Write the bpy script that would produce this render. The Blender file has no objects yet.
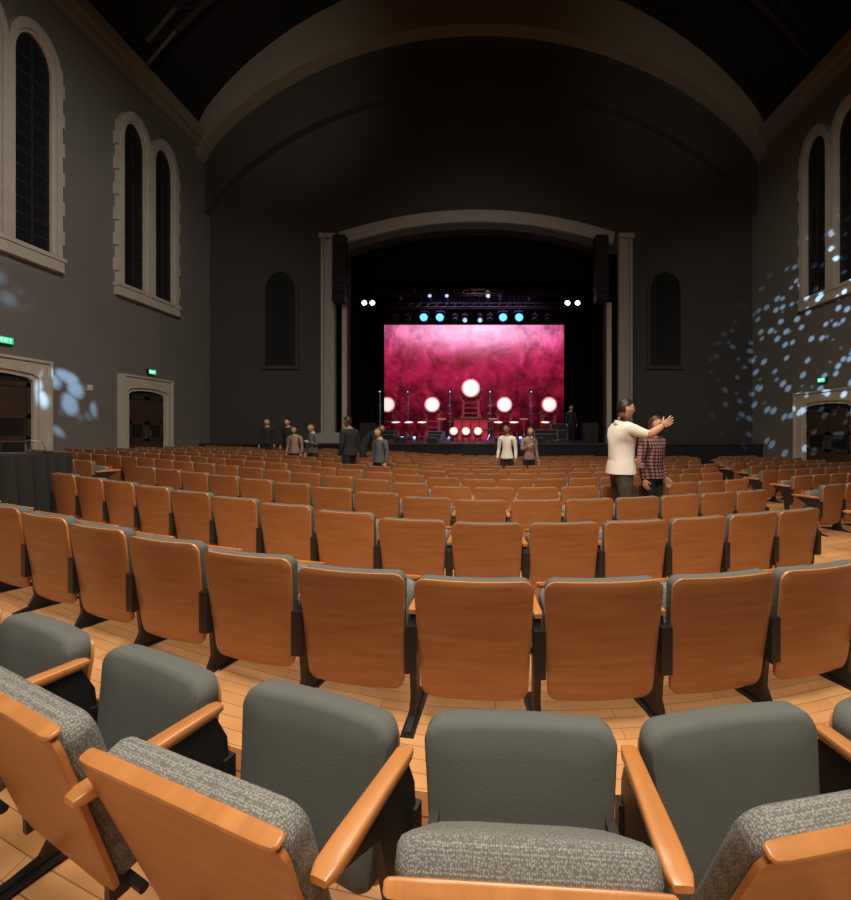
import bpy, bmesh, math, random
from mathutils import Vector, Matrix, Euler
random.seed(7)
scene = bpy.context.scene
try:
    scene.view_settings.view_transform = 'Standard'
except Exception:
    pass
COL = scene.collection

# ------------------------------------------------------------------ materials
def nd(nt, t, **kw):
    n = nt.nodes.new(t)
    for k, v in kw.items():
        setattr(n, k, v)
    return n

def mat(name, col, rough=0.6, metal=0.0, nscale=0, namt=0.3, bump=0.0, emit=None, estr=0.0, spec=0.5, rnd=0.0, coat=0.0):
    m = bpy.data.materials.new(name)
    m.use_nodes = True
    nt = m.node_tree
    b = nt.nodes['Principled BSDF']
    b.inputs['Base Color'].default_value = (*col, 1)
    b.inputs['Roughness'].default_value = rough
    b.inputs['Metallic'].default_value = metal
    b.inputs['Specular IOR Level'].default_value = spec
    b.inputs['Coat Weight'].default_value = coat
    if emit:
        b.inputs['Emission Color'].default_value = (*emit, 1)
        b.inputs['Emission Strength'].default_value = estr
    if nscale:
        tc = nd(nt, 'ShaderNodeTexCoord')
        nz = nd(nt, 'ShaderNodeTexNoise')
        nz.inputs['Scale'].default_value = nscale
        nz.inputs['Detail'].default_value = 5
        nt.links.new(tc.outputs['Object'], nz.inputs['Vector'])
        mr = nd(nt, 'ShaderNodeMapRange')
        mr.inputs['To Min'].default_value = 1 - namt
        mr.inputs['To Max'].default_value = 1 + namt
        nt.links.new(nz.outputs['Fac'], mr.inputs['Value'])
        hs = nd(nt, 'ShaderNodeHueSaturation')
        hs.inputs['Color'].default_value = (*col, 1)
        nt.links.new(mr.outputs['Result'], hs.inputs['Value'])
        nt.links.new(hs.outputs['Color'], b.inputs['Base Color'])
        if bump:
            bp = nd(nt, 'ShaderNodeBump')
            bp.inputs['Strength'].default_value = bump
            bp.inputs['Distance'].default_value = 0.01
            nt.links.new(nz.outputs['Fac'], bp.inputs['Height'])
            nt.links.new(bp.outputs['Normal'], b.inputs['Normal'])
    return m

def wood(name, c1, c2, rough=0.35, scale=(2, 2, 22), rnd=0.12, coat=0.3):
    m = bpy.data.materials.new(name); m.use_nodes = True
    nt = m.node_tree; b = nt.nodes['Principled BSDF']
    tc = nd(nt, 'ShaderNodeTexCoord'); mp = nd(nt, 'ShaderNodeMapping')
    mp.inputs['Scale'].default_value = scale
    nt.links.new(tc.outputs['Object'], mp.inputs['Vector'])
    nz = nd(nt, 'ShaderNodeTexNoise'); nz.inputs['Scale'].default_value = 1.6; nz.inputs['Detail'].default_value = 6
    oi = nd(nt, 'ShaderNodeObjectInfo')
    ad = nd(nt, 'ShaderNodeVectorMath', operation='ADD')
    nt.links.new(mp.outputs['Vector'], ad.inputs[0])
    cm = nd(nt, 'ShaderNodeCombineXYZ')
    ml = nd(nt, 'ShaderNodeMath', operation='MULTIPLY'); ml.inputs[1].default_value = 37
    nt.links.new(oi.outputs['Random'], ml.inputs[0]); nt.links.new(ml.outputs[0], cm.inputs['X']); nt.links.new(ml.outputs[0], cm.inputs['Z'])
    nt.links.new(cm.outputs[0], ad.inputs[1]); nt.links.new(ad.outputs[0], nz.inputs['Vector'])
    cr = nd(nt, 'ShaderNodeValToRGB')
    cr.color_ramp.elements[0].position = 0.3; cr.color_ramp.elements[0].color = (*c1, 1)
    cr.color_ramp.elements[1].position = 0.7; cr.color_ramp.elements[1].color = (*c2, 1)
    nt.links.new(nz.outputs['Fac'], cr.inputs['Fac'])
    hs = nd(nt, 'ShaderNodeHueSaturation')
    mr = nd(nt, 'ShaderNodeMapRange'); mr.inputs['To Min'].default_value = 1 - rnd; mr.inputs['To Max'].default_value = 1 + rnd
    nt.links.new(oi.outputs['Random'], mr.inputs['Value']); nt.links.new(mr.outputs['Result'], hs.inputs['Value'])
    nt.links.new(cr.outputs['Color'], hs.inputs['Color']); nt.links.new(hs.outputs['Color'], b.inputs['Base Color'])
    b.inputs['Roughness'].default_value = rough; b.inputs['Coat Weight'].default_value = coat; b.inputs['Coat Roughness'].default_value = 0.25
    return m

def tweed(name, c1, c2, scale=260, bump=.4):
    m = bpy.data.materials.new(name); m.use_nodes = True
    nt = m.node_tree; b = nt.nodes['Principled BSDF']
    tc = nd(nt, 'ShaderNodeTexCoord'); vo = nd(nt, 'ShaderNodeTexVoronoi'); vo.inputs['Scale'].default_value = scale
    vo.inputs['Randomness'].default_value = 0.5
    nt.links.new(tc.outputs['Object'], vo.inputs['Vector'])
    cr = nd(nt, 'ShaderNodeValToRGB')
    cr.color_ramp.elements[0].position = 0.2; cr.color_ramp.elements[0].color = (*c2, 1)
    cr.color_ramp.elements[1].position = 0.6; cr.color_ramp.elements[1].color = (*c1, 1)
    nt.links.new(vo.outputs['Distance'], cr.inputs['Fac']); nt.links.new(cr.outputs['Color'], b.inputs['Base Color'])
    bp = nd(nt, 'ShaderNodeBump'); bp.inputs['Strength'].default_value = bump; bp.inputs['Distance'].default_value = 0.002
    bp.invert = True
    nt.links.new(vo.outputs['Distance'], bp.inputs['Height']); nt.links.new(bp.outputs['Normal'], b.inputs['Normal'])
    b.inputs['Roughness'].default_value = 0.9
    return m

def floor_mat(name):
    m = bpy.data.materials.new(name); m.use_nodes = True
    nt = m.node_tree; b = nt.nodes['Principled BSDF']
    tc = nd(nt, 'ShaderNodeTexCoord')
    br = nd(nt, 'ShaderNodeTexBrick')
    br.inputs['Color1'].default_value = (0.74, 0.42, 0.19, 1); br.inputs['Color2'].default_value = (0.60, 0.31, 0.13, 1)
    br.inputs['Mortar'].default_value = (0.28, 0.13, 0.05, 1)
    br.inputs['Scale'].default_value = 1.0; br.inputs['Mortar Size'].default_value = 0.0018
    br.inputs['Brick Width'].default_value = 1.1; br.inputs['Row Height'].default_value = 0.065
    nt.links.new(tc.outputs['UV'], br.inputs['Vector'])
    nz = nd(nt, 'ShaderNodeTexNoise'); nz.inputs['Scale'].default_value = 6; nz.inputs['Detail'].default_value = 8
    nt.links.new(tc.outputs['UV'], nz.inputs['Vector'])
    mr = nd(nt, 'ShaderNodeMapRange'); mr.inputs['To Min'].default_value = 0.8; mr.inputs['To Max'].default_value = 1.2
    nt.links.new(nz.outputs['Fac'], mr.inputs['Value'])
    hs = nd(nt, 'ShaderNodeHueSaturation'); nt.links.new(br.outputs['Color'], hs.inputs['Color']); nt.links.new(mr.outputs['Result'], hs.inputs['Value'])
    nt.links.new(hs.outputs['Color'], b.inputs['Base Color'])
    b.inputs['Roughness'].default_value = 0.4
    return m

M_WOOD = wood('seat_back_veneer', (0.28, 0.108, 0.036), (0.37, 0.155, 0.054), rough=0.42, coat=.2)
M_WOODE = wood('seat_edge_wood', (0.42, 0.175, 0.055), (0.54, 0.24, 0.083), rough=0.32, scale=(12, 2, 2))
M_FAB = tweed('seat_back_fabric', (0.095, 0.108, 0.104), (0.13, 0.145, 0.14), 500, .15)
M_TWEED = tweed('seat_cushion_tweed', (0.12, 0.125, 0.12), (0.32, 0.33, 0.32), 200)
M_IRON = mat('black_cast_iron', (0.012, 0.012, 0.013), 0.45)
M_FLOOR = floor_mat('floor_planks')
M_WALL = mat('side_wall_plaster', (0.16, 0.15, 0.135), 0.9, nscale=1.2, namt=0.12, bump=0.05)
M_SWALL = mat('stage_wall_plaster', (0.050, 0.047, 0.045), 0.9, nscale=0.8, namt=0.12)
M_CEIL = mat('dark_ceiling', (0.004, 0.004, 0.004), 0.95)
M_STONE = mat('limestone', (0.46, 0.41, 0.34), 0.85, nscale=3, namt=0.18, bump=0.15)
M_PSTONE = mat('proscenium_plaster', (0.32, 0.30, 0.28), 0.85, nscale=3, namt=0.1)
M_ARCH = mat('arch_plaster', (0.24, 0.21, 0.17), 0.9, nscale=1.5, namt=0.15)
M_GLASS = mat('dark_window_glass', (0.010, 0.011, 0.012), 0.35)
M_LEAD = mat('window_lead', (0.03, 0.03, 0.03), 0.6)
M_DOOR = wood('dark_door_wood', (0.035, 0.02, 0.014), (0.06, 0.032, 0.02), rough=0.5, rnd=0)
M_BLACK = mat('black_cloth', (0.008, 0.008, 0.009), 0.95)
M_TCLOTH = mat('table_cloth_black', (0.016, 0.016, 0.018), 0.9)
M_DRAPE = mat('black_drape', (0.003, 0.003, 0.004), 0.98, spec=.1)
M_BPLAS = mat('black_plastic', (0.010, 0.010, 0.011), 0.6)
M_GREEN = mat('exit_green', (0.02, 0.4, 0.15), 0.5, emit=(0.03, 0.75, 0.33), estr=1.0)
M_WHITEE = mat('exit_white', (0.9, 0.9, 0.9), 0.5, emit=(0.9, 1, 0.95), estr=1.3)
M_METAL = mat('brushed_metal', (0.4, 0.4, 0.42), 0.35, metal=0.9)
M_WHITE = mat('white_plastic', (0.6, 0.58, 0.52), 0.6)
M_STAGE = mat('stage_floor_black', (0.02, 0.02, 0.028), 0.3, nscale=2, namt=0.2)
M_SKIN = mat('skin_tan', (0.58, 0.32, 0.21), 0.55)
M_SKIN2 = mat('skin_brown', (0.32, 0.17, 0.10), 0.55)
M_EYE = mat('eye_white', (0.8, 0.8, 0.78), 0.3)
M_PUP = mat('eye_dark', (0.02, 0.012, 0.01), 0.3)
M_LIP = mat('lips', (0.38, 0.13, 0.10), 0.5)
M_HAIRB = mat('hair_black', (0.012, 0.009, 0.008), 0.5)
M_HAIRBR = mat('hair_brown', (0.06, 0.03, 0.018), 0.5)
M_SHIRTW = mat('white_shirt', (0.85, 0.82, 0.76), 0.85, nscale=14, namt=0.08, bump=0.2)
M_KHAKI = mat('camouflage_trousers', (0.07, 0.06, 0.045), 0.9, nscale=18, namt=0.6)
M_SHOE = mat('shoe_black', (0.015, 0.013, 0.012), 0.5)
M_DARKC = mat('dark_clothing', (0.018, 0.018, 0.022), 0.9)
M_GREYC = mat('grey_clothing', (0.10, 0.10, 0.11), 0.9)
M_PATT = mat('patterned_blouse', (0.30, 0.20, 0.16), 0.9, nscale=30, namt=0.8)

def plaid():
    m = bpy.data.materials.new('plaid_shirt'); m.use_nodes = True
    nt = m.node_tree; b = nt.nodes['Principled BSDF']
    tc = nd(nt, 'ShaderNodeTexCoord')
    fac = None
    for ax, rot in ((0, 0), (2, 1)):
        w = nd(nt, 'ShaderNodeTexWave'); w.inputs['Scale'].default_value = 7.0
        w.bands_direction = 'X' if ax == 0 else 'Z'
        nt.links.new(tc.outputs['Object'], w.inputs['Vector'])
        if fac is None: fac = w.outputs['Fac']
        else:
            mx = nd(nt, 'ShaderNodeMath', operation='ADD'); nt.links.new(fac, mx.inputs[0]); nt.links.new(w.outputs['Fac'], mx.inputs[1]); fac = mx.outputs[0]
    cr = nd(nt, 'ShaderNodeValToRGB')
    cr.color_ramp.elements[0].position = 0.2; cr.color_ramp.elements[0].color = (0.03, 0.025, 0.03, 1)
    cr.color_ramp.elements[1].position = 0.95; cr.color_ramp.elements[1].color = (0.40, 0.30, 0.27, 1)
    e = cr.color_ramp.elements.new(0.55); e.color = (0.18, 0.06, 0.06, 1)
    dv = nd(nt, 'ShaderNodeMath', operation='MULTIPLY'); dv.inputs[1].default_value = 0.5
    nt.links.new(fac, dv.inputs[0]); nt.links.new(dv.outputs[0], cr.inputs['Fac'])
    nt.links.new(cr.outputs['Color'], b.inputs['Base Color']); b.inputs['Roughness'].default_value = 0.9
    return m
M_PLAID = plaid()

# ------------------------------------------------------------------ mesh builder
class MB:
    def __init__(s):
        s.v = []; s.f = []; s.m = []; s.mats = []
    def mi(s, m):
        if m not in s.mats: s.mats.append(m)
        return s.mats.index(m)
    def add(s, vs, fs, m, M=None):
        o = len(s.v)
        for p in vs:
            p = Vector(p)
            s.v.append(M @ p if M is not None else p)
        if isinstance(m, (list, tuple)):
            for f, mm in zip(fs, m):
                s.f.append([i + o for i in f]); s.m.append(s.mi(mm))
        else:
            k = s.mi(m)
            for f in fs:
                s.f.append([i + o for i in f]); s.m.append(k)
    def box(s, x0, x1, y0, y1, z0, z1, m, M=None):
        vs = [(x, y, z) for x in (x0, x1) for y in (y0, y1) for z in (z0, z1)]
        fs = [(0, 1, 3, 2), (4, 6, 7, 5), (0, 4, 5, 1), (2, 3, 7, 6), (0, 2, 6, 4), (1, 5, 7, 3)]
        s.add(vs, fs, m, M)
    def cyl(s, p0, p1, r0, r1=None, seg=12, m=None, M=None, caps=True, mcap=None):
        p0 = Vector(p0); p1 = Vector(p1); r1 = r0 if r1 is None else r1
        d = (p1 - p0).normalized(); a = d.orthogonal().normalized(); b = d.cross(a)
        vs = []
        for p, r in ((p0, r0), (p1, r1)):
            for i in range(seg):
                t = 2 * math.pi * i / seg
                vs.append(p + (a * math.cos(t) + b * math.sin(t)) * r)
        fs = [(i, (i + 1) % seg, seg + (i + 1) % seg, seg + i) for i in range(seg)]
        s.add(vs, fs, m, M)
        if caps:
            s.add(vs, [list(range(seg))[::-1], list(range(seg, 2 * seg))], mcap or m, M)
    def sphere(s, c, r, m, seg=16, rings=10, M=None, fn=None, keep=None):
        c = Vector(c)
        if not isinstance(r, (tuple, list)): r = (r, r, r)
        vs = []; 
        for j in range(rings + 1):
            ph = math.pi * j / rings
            for i in range(seg):
                th = 2 * math.pi * i / seg
                p = Vector((math.sin(ph) * math.cos(th), math.sin(ph) * math.sin(th), math.cos(ph)))
                if fn: p = fn(p)
                vs.append(c + Vector((p.x * r[0], p.y * r[1], p.z * r[2])))
        fs = []
        for j in range(rings):
            for i in range(seg):
                f = (j * seg + i, j * seg + (i + 1) % seg, (j + 1) * seg + (i + 1) % seg, (j + 1) * seg + i)
                if keep:
                    ph = math.pi * (j + .5) / rings; th = 2 * math.pi * (i + .5) / seg
                    if not keep(Vector((math.sin(ph) * math.cos(th), math.sin(ph) * math.sin(th), math.cos(ph)))): continue
                fs.append(f)
        s.add(vs, fs, m, M)
    def lathe(s, prof, m, M=None, seg=24):
        vs = []; fs = []; ms = []
        for r, z in prof:
            for i in range(seg):
                t = 2 * math.pi * i / seg; vs.append((r * math.cos(t), r * math.sin(t), z))
        for j in range(len(prof) - 1):
            for i in range(seg):
                fs.append((j * seg + i, j * seg + (i + 1) % seg, (j + 1) * seg + (i + 1) % seg, (j + 1) * seg + i))
                ms.append(m[j] if isinstance(m, list) else m)
        s.add(vs, fs, ms, M)
    def prism(s, pts, a0, a1, m, fn):
        n = len(pts)
        vs = [fn(u, v, a0) for u, v in pts] + [fn(u, v, a1) for u, v in pts]
        fs = [list(range(n))[::-1], list(range(n, 2 * n))] + [(i, (i + 1) % n, n + (i + 1) % n, n + i) for i in range(n)]
        s.add(vs, fs, m)
    def band(s, inner, outer, a0, a1, m, fn):
        n = len(inner)
        vs = [fn(u, v, a) for a in (a0, a1) for L in (inner, outer) for u, v in L]
        fs = []
        for i in range(n - 1):
            j = i + 1
            fs += [(2*n+i, 2*n+j, 3*n+j, 3*n+i), (i, n+i, n+j, j), (i, j, 2*n+j, 2*n+i), (n+i, 3*n+i, 3*n+j, n+j)]
        fs += [(0, 2*n, 3*n, n), (n-1, 2*n-1, 4*n-1, 3*n-1)]
        s.add(vs, fs, m)
    def pad(s, w0, w1, h, t, r, mf, mb, M, bend=0.0, puff=0.0, medge=None, nseg=5):
        cs = [(-w0/2 + r, r, math.pi, 1.5*math.pi), (w0/2 - r, r, 1.5*math.pi, 2*math.pi), (w1/2 - r, h - r, 0, .5*math.pi), (-w1/2 + r, h - r, .5*math.pi, math.pi)]
        out = []
        for k, (cx, cz, a0, a1) in enumerate(cs):
            for i in range(nseg + 1):
                a = a0 + (a1 - a0) * i / nseg
                out.append((cx + r * math.cos(a), cz + r * math.sin(a)))
            nx = cs[(k + 1) % 4]; e = out[-1]
            s0 = (nx[0] + r * math.cos(nx[2]), nx[1] + r * math.sin(nx[2]))
            for q in (1, 2, 3):
                out.append((e[0] + (s0[0]-e[0]) * q / 4, e[1] + (s0[1]-e[1]) * q / 4))
        n = len(out); cz = h / 2
        rings = [(0.0, -t/2, 0), (.45, -t/2, 0), (.9, -t/2, 0), (.975, -t*.47, 0), (1, -t*.3, 0), (1, t*.25, 1), (.975, t*.44, 1), (.9, t*.5 + puff*.35, 1), (.6, t*.5 + puff*.8, 1), (.3, t/2 + puff, 1), (0.0, t/2 + puff, 1)]
        vs = []; fs = []; ms = []
        for sc, y, _ in rings:
            for x, z in out:
                X = x * sc; Z = cz + (z - cz) * sc
                vs.append((X, y + bend * (X * X) / (w1 * w1 / 4), Z))
        for j in range(len(rings) - 1):
            for i in range(n):
                fs.append((j*n + i, j*n + (i+1) % n, (j+1)*n + (i+1) % n, (j+1)*n + i))
                if j >= 5: ms.append(mf)
                elif j == 4: ms.append(medge or mb)
                else: ms.append(mb)
        s.add(vs, fs, ms, M)
    def mesh(s, name, angle=40, smooth=True, doubles=True):
        me = bpy.data.meshes.new(name)
        me.from_pydata([tuple(p) for p in s.v], [], s.f)
        for m in s.mats: me.materials.append(m)
        me.polygons.foreach_set('material_index', s.m)
        bm = bmesh.new(); bm.from_mesh(me)
        if doubles: bmesh.ops.remove_doubles(bm, verts=bm.verts, dist=1e-5)
        bmesh.ops.dissolve_degenerate(bm, dist=1e-6, edges=bm.edges)
        bmesh.ops.recalc_face_normals(bm, faces=bm.faces)
        bm.to_mesh(me); bm.free()
        if smooth:
            me.polygons.foreach_set('use_smooth', [True] * len(me.polygons))
            me.set_sharp_from_angle(angle=math.radians(angle))
        me.update()
        return me
    def build(s, name, angle=40, smooth=True, bevel=0, doubles=True):
        me = s.mesh(name, angle, smooth, doubles)
        o = bpy.data.objects.new(name, me); COL.objects.link(o)
        if bevel:
            b = o.modifiers.new('bevel', 'BEVEL'); b.width = bevel; b.segments = 2; b.limit_method = 'ANGLE'
        return o

def T(x, y, z): return Matrix.Translation((x, y, z))
def R(a, ax): return Matrix.Rotation(math.radians(a), 4, ax)

# ------------------------------------------------------------------ layout
F = 400.0; VX = 479.0; VY = 430.0; CH = 1.32
def PX(px, d): return (px - VX) * d / F
def PZ(py, d): return CH + (VY - py) * d / F
RA, RK, RC = 0.9, 0.47, 0.3
def rise(x): return math.sqrt(RA**2 + (RK * (x - RC))**2) - RA
def drise(x): return RK**2 * (x - RC) / math.sqrt(RA**2 + (RK * (x - RC))**2)
def sst(a, b, t):
    t = max(0, min(1, (t - a) / (b - a))); return t * t * (3 - 2 * t)
def lift(x): return .55 * (1 - math.exp(-max(0, -x - .3) * .12))
def zf(x, y): return -0.025 * (y - 1.79) + lift(x)
XL, XR, YS, YB = -12.1, 12.3, 18.0, -6.0
def zlow(x): return -0.2 + lift(x)
STEP = 1.42
SZ = 0.75   # stage floor height

# camera
cd = bpy.data.cameras.new('camera'); cam = bpy.data.objects.new('camera', cd); COL.objects.link(cam)
cam.location = (0, 0, CH); cam.rotation_euler = (math.radians(90), 0, 0)
cd.sensor_width = 36; cd.lens = 16.0
cd.shift_x = -(VX - 425.5) / 900; cd.shift_y = -(450 - VY) / 900
cd.clip_start = 0.05; cd.clip_end = 200
scene.camera = cam

# ------------------------------------------------------------------ floor
def build_floor():
    bm = bmesh.new(); uvl = bm.loops.layers.uv.new('UVMap')
    xs = [XL + (XR - XL) * i / 80 for i in range(81)]
    NT = 40
    arc = [0]
    for i in range(80):
        dx = xs[i+1] - xs[i]; dy = rise(xs[i+1]) - rise(xs[i]); arc.append(arc[-1] + math.hypot(dx, dy))
    grid = []; uv = {}
    for i, x in enumerate(xs):
        col = []
        y0 = STEP + rise(x)
        for j in range(NT + 1):
            y = y0 + (17.2 - y0) * j / NT
            v = bm.verts.new((x, y, zf(x, y))); uv[v] = (arc[i], y - rise(x)); col.append(v)
        grid.append(col)
    def face(vs):
        f = bm.faces.new(vs)
        for l in f.loops: l[uvl].uv = uv[l.vert]
    for i in range(80):
        for j in range(NT): face((grid[i][j], grid[i+1][j], grid[i+1][j+1], grid[i][j+1]))
    lows = []
    for i, x in enumerate(xs):
        y0 = STEP + rise(x)
        v1 = bm.verts.new((x, y0, zf(x, y0))); uv[v1] = (arc[i], STEP - .02)
        v2 = bm.verts.new((x, y0, zlow(x))); uv[v2] = (arc[i], STEP - .10)
        col = [v1, v2]
        for j in range(1, 13):
            y = y0 + (YB - y0) * j / 12
            v = bm.verts.new((x, y, zlow(x))); uv[v] = (arc[i], y - rise(x)); col.append(v)
        lows.append(col)
    for i in range(80):
        for j in range(13): face((lows[i][j], lows[i][j+1], lows[i+1][j+1], lows[i+1][j]))
    bmesh.ops.recalc_face_normals(bm, faces=bm.faces)
    me = bpy.data.meshes.new('floor'); bm.to_mesh(me); bm.free(); me.materials.append(M_FLOOR)
    o = bpy.data.objects.new('floor', me); COL.objects.link(o)
build_floor()

# ------------------------------------------------------------------ shell
def ceil_z(x):
    u = (x - 0.1) / 12.2
    return 14.3 + 6.7 * max(0, 1 - u * u) ** 0.8
def slab(name, x0, x1, y0, y1, z0, z1, m):
    mb = MB(); mb.box(x0, x1, y0, y1, z0, z1, m); return mb.build(name, smooth=False)
slab('wall_left', XL - .4, XL, YB, YS + .4, -1.5, 14.3, M_WALL)
slab('wall_right', XR, XR + .4, YB, YS + .4, -1.5, 14.3, M_WALL)
OL, OR = -5.9, 5.7
OC = (OL + OR) / 2; OW = (OR - OL) / 2
def open_in(x): return 9.25 + 1.0 * (1 - ((x - OC) / OW) ** 2)
def end_wall(name, y, th, m, opening):
    mb = MB()
    xs = [XL + (XR - XL) * i / 60 for i in range(61)]
    if opening: xs = sorted(set(xs + [OL, OR] + [OL + (OR - OL) * i / 24 for i in range(25)]))
    for a, b in zip(xs[:-1], xs[1:]):
        mid = (a + b) / 2
        za, zb = -1.5, -1.5
        if opening and OL < mid < OR: za, zb = open_in(a), open_in(b)
        vs = [(a, y, za), (b, y, zb), (b, y, ceil_z(b)), (a, y, ceil_z(a)), (a, y + th, za), (b, y + th, zb), (b, y + th, ceil_z(b)), (a, y + th, ceil_z(a))]
        mb.add(vs, [(0, 1, 2, 3), (5, 4, 7, 6), (0, 4, 5, 1), (3, 2, 6, 7)], m)
    if opening:
        for x in (OL, OR):
            mb.add([(x, y, -1.5), (x, y + th, -1.5), (x, y + th, open_in(x)), (x, y, open_in(x))], [(0, 1, 2, 3)], m)
    return mb.build(name, smooth=False, doubles=False)
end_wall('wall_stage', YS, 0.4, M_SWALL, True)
end_wall('wall_back', YB - .4, 0.4, M_WALL, False)
mb = MB()
xs = [XL + (XR - XL) * i / 60 for i in range(61)]
for a, b in zip(xs[:-1], xs[1:]):
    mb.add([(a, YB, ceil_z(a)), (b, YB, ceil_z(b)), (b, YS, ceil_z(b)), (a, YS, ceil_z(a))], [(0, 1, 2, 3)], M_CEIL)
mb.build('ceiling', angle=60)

# arch rib at the stage end
mb = MB()
n = 60
fnS = lambda u, v, a: (u, YS - a, v)
outer = [(XL + (XR - XL) * i / n, ceil_z(XL + (XR - XL) * i / n) - .02) for i in range(n + 1)]
inner = [(XL + (XR - XL) * i / n, ceil_z(XL + (XR - XL) * i / n) - 1.2 - 1.1 * (1 - abs(2 * i / n - 1) ** 2)) for i in range(n + 1)]
mb.band(inner, outer, 0.0, 0.9, M_ARCH, fnS)
inner2 = [(u, v - 2.2) for u, v in inner]
mb.band(inner2, inner, 0.0, 0.35, M_SWALL, fnS)
mb.build('trim_1', angle=30)
for k, (xw, dr) in enumerate(((XL, 1), (XR, -1))):
    mb = MB()
    x0, x1 = sorted((xw, xw + dr * 0.35)); mb.box(x0, x1, YB, YS - .9, 13.75, 14.25, M_ARCH)
    x0, x1 = sorted((xw, xw + dr * 0.18)); mb.box(x0, x1, YB, YS - .9, 13.45, 13.75, M_ARCH)
    mb.build('trim_%d' % (k + 2), smooth=False, bevel=.03)
for i, y in enumerate((4.0, 9.0, 14.0)):
    mb = MB()
    for a in range(24):
        xa = XL + .5 + (XR - XL - 1) * a / 24; xb = XL + .5 + (XR - XL - 1) * (a + 1) / 24
        for off, r in ((.3, .11), (1.1, .08)):
            mb.cyl((xa, y, ceil_z(xa) - off), (xb, y, ceil_z(xb) - off), r, seg=6, m=M_IRON)
        mb.cyl((xa, y, ceil_z(xa) - .3), (xb, y, ceil_z(xb) - 1.1), .05, seg=6, m=M_IRON)
        mb.cyl((xb, y, ceil_z(xb) - .3), (xb, y, ceil_z(xb) - 1.1), .05, seg=6, m=M_IRON)
    mb.build('ceiling_truss')

# proscenium trim
mb = MB()
N = 30
inn = [(OL + (OR - OL) * i / N, open_in(OL + (OR - OL) * i / N)) for i in range(N + 1)]
out_ = [(OL - .2 + (OR - OL + .4) * i / N, open_in(OL + (OR - OL) * i / N) + .25) for i in range(N + 1)]
out2 = [(OL - .3 + (OR - OL + .6) * i / N, open_in(OL + (OR - OL) * i / N) + .78) for i in range(N + 1)]
mb.band(inn, out_, 0, .22, M_SWALL, fnS)
mb.band(out_, out2, 0, .38, M_PSTONE, fnS)
for s, xe in ((-1, OL), (1, OR)):
    def bx(a, b, d, z1=9.2, m=M_PSTONE):
        x0, x1 = sorted((xe + s * a, xe + s * b)); mb.box(x0, x1, YS - d, YS, 0.3, z1, m)
    bx(.0, .20, .2, 7.0, M_STONE); bx(0, .50, .06, m=M_DRAPE); bx(.50, .72, .30, 9.8); bx(.72, .98, .20, 9.8); bx(.98, 1.1, .30, 9.8)
    bx(-.02, 1.2, .40, 1.2)
    x0, x1 = sorted((xe + s * .45, xe + s * 1.16)); mb.box(x0, x1, YS - .40, YS, 9.8, 10.0, M_PSTONE)
mb.build('trim_proscenium', angle=30)

# ------------------------------------------------------------------ windows / doors
def lancet(c, w, z0, zs, zt, k=10):
    L = [(c - w, z0), (c - w, (z0 + zs) / 2), (c - w, zs)]
    for i in range(1, k):
        t = i / k * math.pi / 2; L.append((c - w * math.cos(t) ** 1.0, zs + (zt - zs) * math.sin(t) ** .95))
    L.append((c, zt))
    for i in range(k - 1, 0, -1):
        t = i / k * math.pi / 2; L.append((c + w * math.cos(t) ** 1.0, zs + (zt - zs) * math.sin(t) ** .95))
    L += [(c + w, zs), (c + w, (z0 + zs) / 2), (c + w, z0)]
    return L
def twin_window(name, fn, c1, c2, pw=.42):
    mb = MB(); zb, zs, zt = 6.2, 11.2, 11.95
    for c in (c1, c2):
        mb.prism(lancet(c, pw, zb, zs, zt), 0.003, .03, M_GLASS, fn)
        mb.band(lancet(c, pw - .02, zb, zs, zt), lancet(c, pw + .07, zb, zs, zt + .08), .003, .10, M_STONE, fn)
        mb.band(lancet(c, pw + .07, zb, zs, zt + .08), lancet(c, .65, zb, zs, zt + .36), .003, .18, M_STONE, fn)
        for k in range(1, 14):
            z = zb + k * .42
            mb.prism([(c - pw, z - .012), (c + pw, z - .012), (c + pw, z + .012), (c - pw, z + .012)], .03, .04, M_LEAD, fn)
        mb.prism([(c - .012, zb), (c + .012, zb), (c + .012, zt), (c - .012, zt)], .03, .04, M_LEAD, fn)
    lo, hi = min(c1, c2) - .65, max(c1, c2) + .65
    z = zb; k = 0
    while z < zs + .1:
        e = .06 if k % 2 else .0
        for sgn, base in ((-1, lo), (1, hi)):
            a, b = sorted((base, base + sgn * (e + .02)))
            mb.prism([(a, z), (b, z), (b, z + .40), (a, z + .40)], .003, .17, M_STONE, fn)
        z += .42; k += 1
    mb.prism([(lo - .05, zb - .38), (hi + .05, zb - .38), (hi + .05, zb), (lo - .05, zb)], .003, .19, M_STONE, fn)
    mb.prism([(lo - .08, zb - .08), (hi + .08, zb - .08), (hi + .08, zb + .03), (lo - .08, zb + .03)], .003, .23, M_STONE, fn)
    return mb.build(name, angle=30)
fnL = lambda u, v, a: (XL + a, u, v)
fnR = lambda u, v, a: (XR - a, u, v)
twin_window('window_1', fnL, 13.95, 15.25); twin_window('window_2', fnL, 9.5, 10.8, .46); twin_window('window_3', fnL, 4.9, 6.2)
twin_window('window_4', fnR, 13.2, 14.5); twin_window('window_5', fnR, 8.7, 10.0); twin_window('window_6', fnR, 4.2, 5.5)
for i, c in enumerate((-8.9, 8.35)):
    mb = MB()
    mb.prism(lancet(c, .68, 4.2, 7.5, 8.4), .003, .03, M_GLASS, fnS)
    mb.band(lancet(c, .68, 4.2, 7.5, 8.4), lancet(c, .78, 4.2, 7.5, 8.5), .003, .10, M_SWALL, fnS)
    mb.prism([(c - .85, 4.05), (c + .85, 4.05), (c + .85, 4.2), (c - .85, 4.2)], .003, .14, M_SWALL, fnS)
    mb.build('window_%d' % (7 + i), angle=30)

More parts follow.
